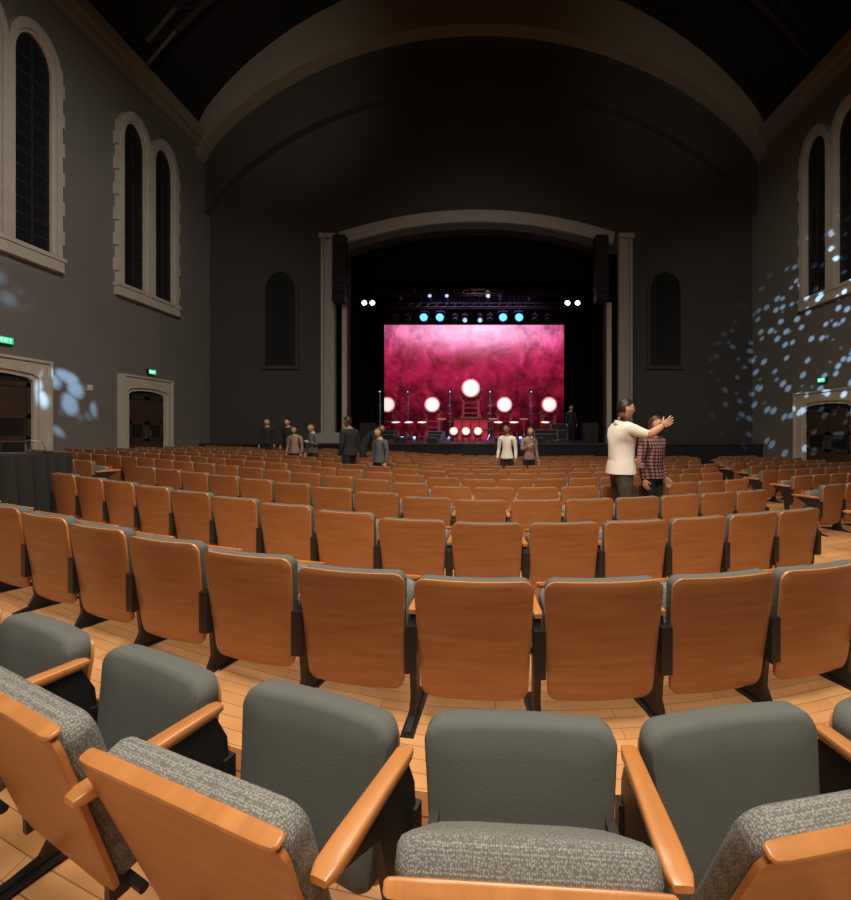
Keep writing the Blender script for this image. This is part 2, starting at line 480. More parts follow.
def door(name, fn, a, b, zfl, ztop, zst, sw=.26):
    mb = MB(); c = (a + b) / 2; w = (b - a) / 2
    def tud(w, z0, z1):
        h = .16
        return [(c - w, z0), (c - w, z1 - h), (c - w * .85, z1 - h * .4), (c - w * .4, z1 - h * .1), (c, z1), (c + w * .4, z1 - h * .1), (c + w * .85, z1 - h * .4), (c + w, z1 - h), (c + w, z0)]
    def rect(w, z0, z1):
        return [(c - w, z0), (c - w, z1 - .1), (c - w, z1), (c - w * .4, z1), (c, z1), (c + w * .4, z1), (c + w, z1), (c + w, z1 - .1), (c + w, z0)]
    mb.prism(tud(w, zfl, ztop), .003, .03, M_BLACK, fn)
    mb.band(tud(w, zfl, ztop), tud(w + .10, zfl, ztop + .1), .003, .12, M_STONE, fn)
    mb.band(tud(w + .10, zfl, ztop + .1), rect(w + sw, zfl, zst), .003, .18, M_STONE, fn)
    mb.band(rect(w + sw, zfl, zst), rect(w + sw + .06, zfl, zst + .07), .003, .23, M_STONE, fn)
    for s in (-1, 1):
        u0, u1 = sorted((c + s * .02, c + s * (w - .03)))
        def rc(p0, p1, q0, q1, d0, d1, m): mb.prism([(p0, q0), (p1, q0), (p1, q1), (p0, q1)], d0, d1, m, fn)
        zt = ztop - .2
        rc(u0, u1, zfl, zt, .03, .06, M_DOOR)
        for p in (u0, u1 - .1): rc(p, p + .1, zfl, zt, .06, .09, M_DOOR)
        for q in (zfl, zfl + .85, zt - .12, zfl + 1.45): rc(u0, u1, q, q + .12, .06, .09, M_DOOR)
        rc(u0 + .14, u1 - .14, zfl + 1.0, zfl + 1.42, .06, .065, M_GLASS)
        hx = c + s * .1
        rc(hx - .015, hx + .015, zfl + .95, zfl + 1.25, .12, .15, M_METAL)
        rc(hx - .015, hx + .015, zfl + .97, zfl + 1.0, .09, .12, M_METAL); rc(hx - .015, hx + .015, zfl + 1.2, zfl + 1.23, .09, .12, M_METAL)
    return mb.build(name, angle=30)
door('door_1', fnL, 13.7, 15.25, zf(XL, 15) - .02, 2.72, 3.15)
door('door_2', fnL, 8.9, 10.75, zf(XL, 10.5) - .02, 2.78, 3.15, .34)
door('door_3', fnR, 13.1, 14.95, zf(XR, 13.1) - .02, 2.25, 2.66, .38)

def exit_sign(x, y, z, yaw, s=.62):
    mb = MB(); M = T(x, y, z) @ R(yaw, 'Z')
    mb.box(-.26 * s, .26 * s, -.10, -.004, -.15 * s, .15 * s, M_BPLAS, M)
    mb.box(-.24 * s, .24 * s, -.11, -.10, -.13 * s, .13 * s, M_GREEN, M)
    L = {'E': [(0, 0, .12, 1), (0, 0, .6, .14), (0, .43, .5, .57), (0, .86, .6, 1)],
         'I': [(.24, 0, .38, 1)], 'T': [(.24, 0, .38, 1), (0, .86, .62, 1)], 'X': None}
    w = .085 * s; h = .13 * s
    for k, ch in enumerate('EXIT'):
        ox = (-.19 + k * .1) * s; oz = -h / 2
        if ch == 'X':
            for sg in (1, -1):
                xa, xb = (ox, ox + .6 * w * 1.4) if sg > 0 else (ox + .6 * w * 1.4, ox)
                t = .012 * s
                mb.add([(xa - t, -.114, oz), (xa + t, -.114, oz), (xb + t, -.114, oz + h), (xb - t, -.114, oz + h)], [(0, 1, 2, 3)], M_WHITEE, M)
        else:
            for x0, z0, x1, z1 in L[ch]:
                mb.box(ox + x0 * w, ox + x1 * w, -.114, -.11, oz + z0 * h, oz + z1 * h, M_WHITEE, M)
    mb.build('exit_sign', smooth=False)
exit_sign(XL, 14.7, 3.45, 90); exit_sign(XL, 10.15, 3.60, 90); exit_sign(XR, 14.25, 3.1, -90)
mb = MB(); mb.box(XL, XL + .04, 12.35, 12.5, 2.55, 2.72, M_WHITE); mb.box(XL + .04, XL + .055, 12.4, 12.45, 2.6, 2.67, M_WHITE); mb.build('wall_switch', smooth=False, bevel=.005)

# ------------------------------------------------------------------ theater seats
def seat_mesh(name, pitch=.56, wid=.525, hz=.28, hy=.10, slen=.30, ang=76, both=False, armz=.50, armw=.05, zb=.125, top=.675, armlen=.30, near=False, bw=None):
    mb = MB()
    H = top - zb; bw = bw or wid
    Mb = T(0, 0, zb) @ R(7, 'X')
    if near:
        mb.pad(bw - .055, bw - .01, H - .01, .018, .06, M_WOOD, M_WOOD, Mb @ T(0, -.024, 0), bend=.022, medge=M_WOODE)
        mb.pad(bw - .05, bw + .006, H - .02, .075, .055, M_FAB, M_FAB, Mb @ T(0, .022, .036), bend=.02, puff=.012, nseg=8)
    else:
        mb.pad(bw - .045, bw, H, .018, .05, M_WOOD, M_WOOD, Mb @ T(0, -.022, 0), bend=.022, medge=M_WOODE)
        mb.pad(bw - .07, bw - .02, H - .045, .055, .045, M_FAB, M_FAB, Mb @ T(0, .016, .04), bend=.022, puff=.012)
    Ms = T(0, hy, hz) @ R(-(90 - ang), 'X')
    mb.pad(wid - .075, wid - .02, slen, .02, .05, M_WOOD, M_WOOD, Ms @ T(0, .03, 0), bend=.0, medge=M_WOODE)
    mb.pad(wid - .10, wid - .045, slen - .014, .065, .05, M_TWEED, M_TWEED, Ms @ T(0, -.013, .0) @ R(180, 'Z'), puff=.012)
    mb.pad(wid - .040, wid - .030, .016, .030, .0075, M_WOODE, M_WOODE, Ms @ T(0, .026, slen - .014))
    mb.cyl((-pitch / 2, hy, hz), (pitch / 2 - .005, hy, hz), .012, seg=8, m=M_IRON)
    for sx in (-1, 1):
        mb.box(sx * (wid / 2 - .07) - .012, sx * (wid / 2 - .07) + .012, hy - .0, hy + .045, hz - .03, hz + .10, M_IRON)
    def std(x):
        prof = [(-.10, 0), (.20, 0), (.20, .018), (.10, .035), (.065, .10), (.075, .26), (.135, armz - .10), (armlen - .06, armz - .035), (armlen - .06, armz - .018), (.0, armz - .018), (-.035, armz - .10), (-.045, .40), (-.01, .22), (.0, .10), (-.03, .035), (-.10, .018)]
        mb.prism(prof, x - .014, x + .014, M_IRON, lambda u, v, a: (a, u, v))
        mb.box(x - .03, x + .03, -.12, .22, 0, .012, M_IRON)
        mb.box(x - .026, x + .026, -.055, -.02, .24, .45, M_IRON)
        y0, y1 = -.02, armlen
        secs = [(y0, .7, .010), (y0 + .02, .9, .015), (y0 + .12, .95, .016), (y1 - .08, 1.1, .016), (y1 - .02, 1.05, .015), (y1, .75, .008)]
        vs = []; fs = []; K = 16
        for yy, sw, th in secs:
            for i in range(K):
                t = 2 * math.pi * i / K
                cx = math.copysign(abs(math.cos(t)) ** .35, math.cos(t)); cz = math.copysign(abs(math.sin(t)) ** .45, math.sin(t))
                vs.append((x + cx * armw / 2 * sw, yy, armz + cz * th))
        for j in range(len(secs) - 1):
            for i in range(K): fs.append((j*K+i, j*K+(i+1) % K, (j+1)*K+(i+1) % K, (j+1)*K+i))
        fs.append(list(range(K))); fs.append(list(range((len(secs)-1)*K, len(secs)*K)))
        mb.add(vs, fs, M_WOODE)
    std(-pitch / 2)
    if both: std(pitch / 2)
    return mb.mesh(name, angle=45)
ME_A = seat_mesh('theater_seat_mesh'); ME_B = seat_mesh('theater_seat_end_mesh', both=True)
PITCH = .56
def place_seat(me, x, y, z, th):
    o = bpy.data.objects.new('theater_seat', me); COL.objects.link(o)
    o.location = (x, y, z); o.rotation_euler = (0, 0, th)
rowy = [1.79, 2.98, 4.10]
while rowy[-1] < 15.2: rowy.append(rowy[-1] + 1.07)
starts = [-.02, .06, .02, .20, .0, .25, .1, .3, .05, .2, .0, .3, .1, .2, 0, .2]
TX0, TX1, TY0, TY1 = -7.6, -5.3, 4.45, 5.2
def ok_seat(x, y, r):
    if y > 16.1 or x < -11.0 or x > 11.0: return False
    px = VX + F * x / y
    if px < -330 or px > 1150: return False
    ax = 2.95 + .45 * (y - 3.5)      # right aisle
    if r > 0 and ax - .05 < x < ax + .72: return False
    if r > 0 and x < -4.75 and y < 6.2: return False   # mixing desk area
    if r == 0 and x < -5.6: return False
    return True
for r, y0 in enumerate(rowy):
    pts = []
    for sgn in (-1, 1):
        cur = starts[r % len(starts)]
        first = True
        while abs(cur) < 11.5:
            if not (first and sgn > 0): pts.append(cur)
            first = False
            sl = drise(cur + sgn * PITCH * .5)
            cur += sgn * PITCH / math.sqrt(1 + sl * sl)
    pts.sort()
    oks = [ok_seat(x, y0 + rise(x), r) for x in pts]
    for i, x in enumerate(pts):
        if not oks[i]: continue
        end = (i + 1 >= len(pts)) or not oks[i + 1]
        y = y0 + rise(x)
        place_seat(ME_B if end else ME_A, x, y, zf(x, y), math.atan(drise(x)))
# nearest row : turned round, facing the camera
P0 = .615
KC = dict(hz=.43, hy=.10, slen=.35, ang=41, wid=.59); KL = dict(hz=.24, hy=.21, slen=.56, ang=72, wid=.62)
KO = dict(hz=.26, hy=.18, slen=.54, ang=75, wid=.60); KR = dict(hz=.30, hy=.15, slen=.52, ang=65, wid=.59)
xs0 = [(.115, KC, 0)]
c = .115
for a, rt in ((KL, -7), (KO, -4), (KO, 0), (KO, 0), (KO, 0)):
    sl = drise(c - .3); c -= P0 / math.sqrt(1 + sl * sl); xs0.append((c, a, rt))
c = .115
for a, rt in ((KR, 2), (KO, 3), (KO, 0), (KO, 0)):
    sl = drise(c + .3); c += P0 / math.sqrt(1 + sl * sl); xs0.append((c, a, rt))
cache = {}
for x, a, rt in xs0:
    last = (x == min(q[0] for q in xs0))
    key = (id(a), last)
    if key not in cache:
        cache[key] = seat_mesh('theater_seat_near_mesh_%d' % len(cache), pitch=P0, bw=.535, armz=.615, armw=.055, zb=.2, top=.67, armlen=.33, both=last, near=True, **a)
    y = 1.13 + rise(x)
    place_seat(cache[key], x, y, zlow(x), math.atan(drise(x)) * 1.25 + math.pi + math.radians(rt))

# ------------------------------------------------------------------ mixing desk table
mb = MB()
tx0, tx1, ty0, ty1 = TX0, TX1, TY0, TY1
tz = zf(-6.0, 4.8); tt = 1.03 - tz
mb.box(tx0, tx1, ty0, ty1, tz + tt - .05, tz + tt, M_TCLOTH)
per = []
def edge(p, q, nn):
    for i in range(nn): per.append((p[0] + (q[0]-p[0]) * i / nn, p[1] + (q[1]-p[1]) * i / nn))
edge((tx0, ty0), (tx1, ty0), 60); edge((tx1, ty0), (tx1, ty1), 30); edge((tx1, ty1), (tx0, ty1), 60); edge((tx0, ty1), (tx0, ty0), 30)
vs = []; fs = []; n = len(per); ccx, ccy = (tx0 + tx1) / 2, (ty0 + ty1) / 2
for lv, (zz, amp) in enumerate(((tt + .002, 0), (tt - .08, .008), (tt * .5, .028), (.06, .04))):
    for i, (x, y) in enumerate(per):
        dx = 1 if x >= tx1 - .001 else (-1 if x <= tx0 + .001 else 0); dy = 1 if y >= ty1 - .001 else (-1 if y <= ty0 + .001 else 0)
        o = amp * math.sin(i * 1.1 + math.sin(i * .31)) + .015 * lv
        vs.append((x + dx * o, y + dy * o, tz + zz))
for j in range(3):
    for i in range(n): fs.append((j*n+i, j*n+(i+1) % n, (j+1)*n+(i+1) % n, (j+1)*n+i))
mb.add(vs, fs, M_TCLOTH)
for x in (tx0 + .1, tx1 - .1):
    for y in (ty0 + .1, ty1 - .1): mb.box(x - .03, x + .03, y - .03, y + .03, zf(x, y), tz + tt - .05, M_IRON)
mb.build('cloth_covered_table')
mb = MB(); tp = tz + tt + .004
fnc = lambda u, v, a: (a, u, v)
q0 = TY0 + .08
mb.prism([(q0, tp), (q0 + .58, tp), (q0 + .58, tp + .14), (q0 + .48, tp + .14), (q0, tp + .04)], -7.4, -5.95, M_BPLAS, fnc)
for i in range(19):
    for j in range(5):
        yy = q0 + .06 + j * .08; zz = tp + .04 + (yy - q0) * .208
        mb.cyl((-7.33 + i * .072, yy, zz), (-7.33 + i * .072, yy - .005, zz + .025), .013, seg=6, m=M_METAL if (i + j) % 3 else M_WHITE)
mb.build('mixing_console')
mb = MB(); mb.box(-5.85, -5.55, 4.7, 4.9, tp, tp + .012, M_GREYC)
mb.box(-5.85, -5.55, 4.895, 4.91, tp + .012, tp + .15, M_GREYC)
mb.box(-5.84, -5.56, 4.891, 4.895, tp + .02, tp + .14, M_BPLAS); mb.build('laptop', smooth=False)
mb = MB(); mb.cyl((-5.45, 5.05, tp), (-5.45, 5.05, tp + .015), .05, m=M_IRON); mb.cyl((-5.45, 5.05, tp + .015), (-5.47, 5.0, tp + .14), .006, m=M_METAL, seg=6)
mb.cyl((-5.47, 5.0, tp + .14), (-5.53, 4.93, tp + .16), .006, m=M_METAL, seg=6); mb.cyl((-5.53, 4.93, tp + .165), (-5.55, 4.9, tp + .14), .012, .026, m=M_IRON, seg=10); mb.build('desk_lamp')

# ------------------------------------------------------------------ stage
mb = MB()
mb.box(XL + .02, XR - .02, 17.3, YS - .45, -1.2, SZ, M_STAGE)
mb.box(OL + .02, OR - .02, YS - .45, YS + .45, -1.2, SZ, M_STAGE)
mb.box(-9.9, 9.9, YS + .45, 27.0, -1.2, SZ, M_STAGE)
for i in range(31):
    x = -9 + i * .6; mb.box(x - .03, x + .03, 17.26, 17.3, -1.0, SZ - .08, M_BPLAS)
mb.box(XL + .02, XR - .02, 17.22, 17.32, SZ - .08, SZ - .001, M_DOOR)
mb.build('stage_platform', smooth=False)
slab('wall_stage_rear', -10, 10, 27.1, 27.5, SZ, 14, M_DRAPE)
slab('wall_stage_left', -10.3, -10, YS + .4, 27.5, SZ, 14, M_DRAPE)
slab('wall_stage_right', 10, 10.3, YS + .4, 27.5, SZ, 14, M_DRAPE)
slab('ceiling_stage', -10.3, 10.3, YS + .4, 27.5, 13.8, 14.1, M_DRAPE)
def curtain(x0, x1, y, z0, z1, fold=.28, amp=.10, m=M_DRAPE):
    mb = MB(); n = int((x1 - x0) / fold * 8); vs = []; fs = []
    for j in range(5):
        t = j / 4
        for i in range(n + 1):
            x = x0 + (x1 - x0) * i / n; ph = 2 * math.pi * (x - x0) / fold
            vs.append((x, y + amp * (.55 + .45 * (1 - t)) * math.sin(ph) + .03 * math.sin(ph * .37), z0 + (z1 - z0) * t))
    for j in range(4):
        for i in range(n): fs.append((j*(n+1)+i, j*(n+1)+i+1, (j+1)*(n+1)+i+1, (j+1)*(n+1)+i))
    mb.add(vs, fs, m); mb.build('stage_curtain', angle=180)
for y, w in ((18.9, 5.35), (21.0, 5.25), (23.2, 5.3)):
    curtain(-9.8, -w - .2, y, SZ + .01, 13); curtain(w - .1, 9.8, y, SZ + .01, 13)
    curtain(-5.5, 5.3, y - .35, 8.1 + (y - 18.9) * .1, 13)

# backdrop: projected image, its pink glow put into the emission colour
def backdrop_mat():
    m = bpy.data.materials.new('projected_backdrop'); m.use_nodes = True
    nt = m.node_tree; b = nt.nodes['Principled BSDF']; Lk = nt.links.new
    tc = nd(nt, 'ShaderNodeTexCoord'); sp = nd(nt, 'ShaderNodeSeparateXYZ'); Lk(tc.outputs['Generated'], sp.inputs[0])
    def math_(op, a, bb=None, c=None, clamp=False):
        n_ = nd(nt, 'ShaderNodeMath', operation=op); n_.use_clamp = clamp
        for i, q in enumerate((a, bb, c)):
            if q is None: continue
            if isinstance(q, (int, float)): n_.inputs[i].default_value = q
            else: Lk(q, n_.inputs[i])
        return n_.outputs[0]
    x, z = sp.outputs['X'], sp.outputs['Z']
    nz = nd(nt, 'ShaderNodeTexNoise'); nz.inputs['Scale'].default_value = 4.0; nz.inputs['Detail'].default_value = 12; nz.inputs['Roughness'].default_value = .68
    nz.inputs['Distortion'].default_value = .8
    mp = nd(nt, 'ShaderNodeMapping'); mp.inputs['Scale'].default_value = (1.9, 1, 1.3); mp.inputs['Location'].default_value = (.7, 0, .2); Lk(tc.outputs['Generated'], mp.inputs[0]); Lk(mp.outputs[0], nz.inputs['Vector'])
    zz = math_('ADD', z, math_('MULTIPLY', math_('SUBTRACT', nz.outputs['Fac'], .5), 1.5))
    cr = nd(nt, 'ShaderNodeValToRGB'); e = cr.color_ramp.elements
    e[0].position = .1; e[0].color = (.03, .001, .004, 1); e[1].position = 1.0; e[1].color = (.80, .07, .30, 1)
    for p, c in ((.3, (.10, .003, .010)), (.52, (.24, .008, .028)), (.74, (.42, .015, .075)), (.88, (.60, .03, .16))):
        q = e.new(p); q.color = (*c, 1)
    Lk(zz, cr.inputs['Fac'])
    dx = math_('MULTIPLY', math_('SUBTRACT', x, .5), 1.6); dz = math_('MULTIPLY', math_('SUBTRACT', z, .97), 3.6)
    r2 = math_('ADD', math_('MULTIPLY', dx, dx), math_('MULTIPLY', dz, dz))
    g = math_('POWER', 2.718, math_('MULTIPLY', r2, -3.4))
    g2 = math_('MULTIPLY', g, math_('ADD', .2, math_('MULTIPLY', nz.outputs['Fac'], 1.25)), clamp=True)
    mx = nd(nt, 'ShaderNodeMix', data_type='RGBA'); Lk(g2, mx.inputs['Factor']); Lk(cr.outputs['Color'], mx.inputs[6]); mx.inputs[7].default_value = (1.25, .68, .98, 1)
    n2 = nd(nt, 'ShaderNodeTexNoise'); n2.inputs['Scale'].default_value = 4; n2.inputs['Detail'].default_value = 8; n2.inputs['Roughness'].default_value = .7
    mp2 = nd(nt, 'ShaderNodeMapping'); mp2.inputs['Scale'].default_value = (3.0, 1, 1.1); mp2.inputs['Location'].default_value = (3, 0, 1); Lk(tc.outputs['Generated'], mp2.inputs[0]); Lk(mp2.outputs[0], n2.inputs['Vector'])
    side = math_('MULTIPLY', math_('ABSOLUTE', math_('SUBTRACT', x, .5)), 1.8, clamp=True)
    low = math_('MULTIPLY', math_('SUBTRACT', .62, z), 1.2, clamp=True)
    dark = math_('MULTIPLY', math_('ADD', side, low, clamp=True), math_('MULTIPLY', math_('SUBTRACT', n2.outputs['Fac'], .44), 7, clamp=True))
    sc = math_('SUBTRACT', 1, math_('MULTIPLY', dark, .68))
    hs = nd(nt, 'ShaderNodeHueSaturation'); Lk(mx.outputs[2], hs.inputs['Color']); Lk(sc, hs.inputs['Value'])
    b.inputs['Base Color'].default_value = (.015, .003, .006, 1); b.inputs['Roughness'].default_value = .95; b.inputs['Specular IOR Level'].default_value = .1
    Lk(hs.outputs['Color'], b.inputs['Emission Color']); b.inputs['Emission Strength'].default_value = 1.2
    return m
BY = 25.5
mb = MB()
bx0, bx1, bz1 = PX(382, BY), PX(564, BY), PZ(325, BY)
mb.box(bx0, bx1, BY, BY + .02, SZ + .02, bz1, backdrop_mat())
mb.build('projected_backdrop', smooth=False)
mb = MB(); mb.cyl((bx0 - .1, BY, bz1 + .06), (bx1 + .1, BY, bz1 + .06), .05, m=M_IRON); mb.build('backdrop_batten')

# drums
M_SKINH = mat('drum_skin_glow', (0.8, 0.72, 0.6), 0.5, emit=(1, .80, .72), estr=.95)  # stage light on the drum heads painted in as emission
M_SKINR = mat('drum_skin_glow_ring', (0.8, 0.3, 0.25), 0.5, emit=(1, .2, .25), estr=.6)  # red light around the head, also painted in as emission
M_DRED = mat('drum_red_lacquer', (0.30, 0.02, 0.02), 0.3)
M_DBLK = mat('drum_dark_lacquer', (0.03, 0.012, 0.01), 0.3)
M_STAND = mat('drum_stand_red', (0.35, 0.05, 0.04), 0.5)
def drum(x, y, z, r, ln, body, tilt=90, base=None, name='taiko_drum'):
    base = SZ if base is None else base
    mb = MB(); M = T(x, y, z) @ R(tilt, 'X')
    h = ln / 2
    prof = [(0.001, -h), (r * .8, -h), (r * .97, -h), (r * 1.0, -h + .02), (r * 1.06, -h * .6), (r * 1.12, 0), (r * 1.06, h * .6), (r, h - .02), (r * .97, h), (r * .8, h), (0.001, h)]
    mm = [M_SKINH, M_SKINR, M_DBLK, body, body, body, body, M_DBLK, M_SKINR, M_SKINH]
    mb.lathe(prof, mm, M, 28)
    for k in range(20):
        a = 2 * math.pi * k / 20
        for s in (-1, 1):
            mb.sphere((r * 1.03 * math.cos(a), r * 1.03 * math.sin(a), s * (h - .05)), r * .03, M_METAL, 6, 4, M)
    for s in (-1, 1):
        mb.cyl((s * r * 1.1, 0, -.06), (s * r * 1.2, 0, -.06), .015, m=M_METAL, M=M, seg=6)
    zb = z - base
    if tilt == 90:
        for yy in (-h * .6, h * .6):
            mb.box(x - r * 1.1, x + r * 1.1, y + yy - .05, y + yy + .05, z - r * 1.12, z - r * .92, M_STAND)
            for s in (-1, 1):
                mb.box(x + s * r * .8 - .06, x + s * r * .8 + .06, y + yy - .05, y + yy + .05, z - zb, z - r * .62, M_STAND)
                mb.cyl((x + s * r * 1.1, y + yy, base + .02), (x + s * r * .5, y + yy, z - r * 1.1), .04, m=M_STAND, seg=8)
            mb.box(x - r * 1.15, x + r * 1.15, y + yy - .05, y + yy + .05, base, base + .09, M_STAND)
            for q in range(1, 4): mb.box(x - r * .8, x + r * .8, y + yy - .03, y + yy + .03, base + zb * .17 * q, base + zb * .17 * q + .06, M_STAND)
        for s in (-1, 1): mb.box(x + s * r * .85 - .05, x + s * r * .85 + .05, y - h * .8, y + h * .8, base, base + .09, M_STAND)
    else:
        for k in range(4):
            a = math.pi / 4 + k * math.pi / 2
            px, py = x + math.cos(a) * r * .9, y + math.sin(a) * r * .9
            mb.cyl((px * 1.0, py, base + .01), (x + math.cos(a) * r * .8, y + math.sin(a) * r * .8, z), .035, m=M_STAND, seg=8)
        for k in range(4):
            a = math.pi / 4 + k * math.pi / 2; b_ = a + math.pi / 2
            mb.cyl((x + math.cos(a) * r * .88, y + math.sin(a) * r * .88, base + .2), (x + math.cos(b_) * r * .88, y + math.sin(b_) * r * .88, base + .2), .03, m=M_STAND, seg=8)
    mb.build(name)
D = 24.0
# central red riser carrying the big drum
M_RLIT = mat('riser_red_cloth_glow', (0.35, 0.02, 0.03), 0.7, emit=(.6, .03, .05), estr=.35)  # red glow put into the cloth as emission; it is no lamp
rx = PX(471, D)
mb = MB()
mb.box(rx - 1.05, rx + 1.05, D - .75, D + .75, SZ + 1.15, SZ + 1.25, M_DBLK)
mb.box(rx - 1.0, rx + 1.0, D - .7, D + .7, SZ + .004, SZ + 1.15, M_RLIT)
for i in range(5):
    x = rx - 1.0 + i * .5; mb.box(x - .03, x + .03, D - .74, D - .7, SZ + .004, SZ + 1.15, M_DBLK)
mb.box(rx - 1.02, rx + 1.02, D - .73, D - .7, SZ + .55, SZ + .62, M_DBLK)
mb.build('drum_riser', smooth=False)
drum(rx, D, PZ(389, D), .56, 1.1, M_DRED, base=SZ + 1.255)
for px in (389, 433, 504, 548):
    drum(PX(px, D), D, PZ(405, D), .47, .9, M_DRED)
D = 21.5
for px in (396, 409, 422, 498, 514, 545):
    drum(PX(px, D), D, SZ + .74, .26, .5, M_DRED, tilt=12)
D = 19.6
for px in (454, 466, 478):
    drum(PX(px, D) , D, SZ + .45, .22, .4, M_DRED, tilt=70)
def light_stand(px, d, zt):
    mb = MB(); x = PX(px, d)
    mb.cyl((x, d, SZ + .01), (x, d, zt), .03, m=M_METAL, seg=8)
    for k in range(3):
        a = k * 2.094; mb.cyl((x, d, SZ + .35), (x + .3 * math.cos(a), d + .3 * math.sin(a), SZ + .02), .018, m=M_METAL, seg=6)
    mb.box(x - .07, x + .07, d - .06, d + .06, zt, zt + .25, M_BPLAS)
    mb.cyl((x, d - .07, zt + .12), (x, d - .06, zt + .12), .03, m=M_WHITEE, seg=10)
    for k in range(4): mb.box(x - .12, x + .12, d - .02, d + .02, SZ + .6 + k * .45, SZ + .63 + k * .45, M_METAL)
    mb.build('light_stand')
for px, d in ((408, 22.8), (531, 22.8), (380, 22.3), (450, 22.8), (490, 22.8)): light_stand(px, d, PZ(394, d))

# cymbal stands
M_BR = mat('cymbal_bronze', (.6, .4, .15), .3, metal=.8)
for px in (442, 493, 524):
    mb = MB(); x = PX(px, 20.6); y = 20.6
    mb.cyl((x, y, SZ + .3), (x, y, SZ + 1.15), .015, m=M_METAL, seg=6)
    for k in range(3):
        a = k * 2.094 + .5; mb.cyl((x, y, SZ + .4), (x + .25 * math.cos(a), y + .25 * math.sin(a), SZ + .015), .012, m=M_METAL, seg=6)
    mb.lathe([(.001, .04), (.05, .035), (.06, .015), (.24, 0), (.24, -.004), (.05, .005), (.001, .01)], M_BR, T(x, y, SZ + 1.14) @ R(14, 'X'), 24)
    mb.build('cymbal_stand')
# road cases
for px, d, w_, h_ in ((386, 19.6, .5, .45), (545, 19.4, .55, .5), (436, 22.0, .45, .4), (558, 20.6, .4, .8)):
    mb = MB(); x = PX(px, d); z0 = SZ + .08
    mb.box(x - w_, x + w_, d - .3, d + .3, z0, z0 + h_, M_BPLAS)
    for sx in (-1, 1):
        for sy in (-1, 1): mb.box(x + sx * w_ - .02, x + sx * w_ + .02, d + sy * .3 - .02, d + sy * .3 + .02, z0, z0 + h_, M_METAL)
        for zz in (z0, z0 + h_ * .6, z0 + h_): mb.box(x - w_, x + w_, d + sx * .3 - .012, d + sx * .3 + .012, zz - .012, zz + .012, M_METAL)
        for sy in (-1, 1): mb.cyl((x + sx * (w_ - .1) - .02, d + sy * .22, SZ + .042), (x + sx * (w_ - .1) + .02, d + sy * .22, SZ + .042), .04, m=M_IRON, seg=10)
    mb.build('road_case', smooth=False)

# stage lighting
M_BLUE = mat('blue_lens', (.05, .1, .9), .3, emit=(.035, .22, 1.0), estr=5)
M_WL = mat('white_lens', (.9, .9, .9), .3, emit=(.9, .93, 1), estr=10)
M_DIML = mat('dim_lens', (.5, .5, .6), .3, emit=(.4, .6, 1.0), estr=1.2)
def spot_fix(x, y, z, lens, r=.15, aim=-35):
    mb = MB(); M = T(x, y, z) @ R(aim, 'X')
    mb.cyl((0, .30, 0), (0, .0, 0), r * .75, r, 14, M_BPLAS, M)
    mb.cyl((0, .0, 0), (0, -.14, 0), r * 1.05, r * 1.12, 14, M_BPLAS, M, caps=False)
    mb.cyl((0, -.10, 0), (0, -.12, 0), r * 1.0, r * 1.0, 14, lens, M)
    Mt = T(x, y, z)
    mb.box(-r * 1.2, -r * 1.12, .06, .12, -.02, r + .2, M_IRON, Mt)
    mb.box(r * 1.12, r * 1.2, .06, .12, -.02, r + .2, M_IRON, Mt)
    mb.box(-r * 1.2, r * 1.2, .06, .12, r + .18, r + .22, M_IRON, Mt)
    mb.cyl((x, y + .09, z + r + .2), (x, y + .09, z + r + .34), .03, m=M_IRON, seg=6)
    mb.build('stage_light')
def batten(y, z, x0, x1):
    mb = MB()
    for dy, dz in ((0, 0), (.3, 0), (.15, .26)):
        mb.cyl((x0, y + dy, z + dz), (x1, y + dy, z + dz), .03, m=M_IRON, seg=6)
    n = int((x1 - x0) / .5)
    for i in range(n):
        a = x0 + i * .5; mb.cyl((a, y, z), (a + .25, y + .15, z + .26), .015, m=M_IRON, seg=5); mb.cyl((a + .25, y + .15, z + .26), (a + .5, y + .3, z), .015, m=M_IRON, seg=5)
    for x in (x0 + .5, 0, x1 - .5): mb.cyl((x, y + .15, z + .26), (x, y + .15, 13.75), .012, m=M_IRON, seg=5)
    mb.build('lighting_batten')
d = 22.4; zb_ = PZ(318, d)
batten(d, zb_ + .62, -5.0, 4.8)
for px in (424, 440, 503, 519): spot_fix(PX(px, d), d, zb_, M_BLUE, .21, -5)
for px in (395, 408, 455, 465, 480, 490, 535, 548): spot_fix(PX(px, d), d, zb_ - .1, M_DIML if px in (465, 480) else M_BPLAS, .12, 30)
d = 20.2; zb_ = PZ(304, d)
batten(d, zb_ + .52, -5.4, 5.2)
for px in (365, 373, 567, 577): spot_fix(PX(px, d), d, zb_, M_WL, .12, -10)
for px in (400, 430, 447, 488, 500, 530): spot_fix(PX(px, d), d, PZ(297, d), M_DIML if px in (430, 447, 488) else M_BPLAS, .09, -10)

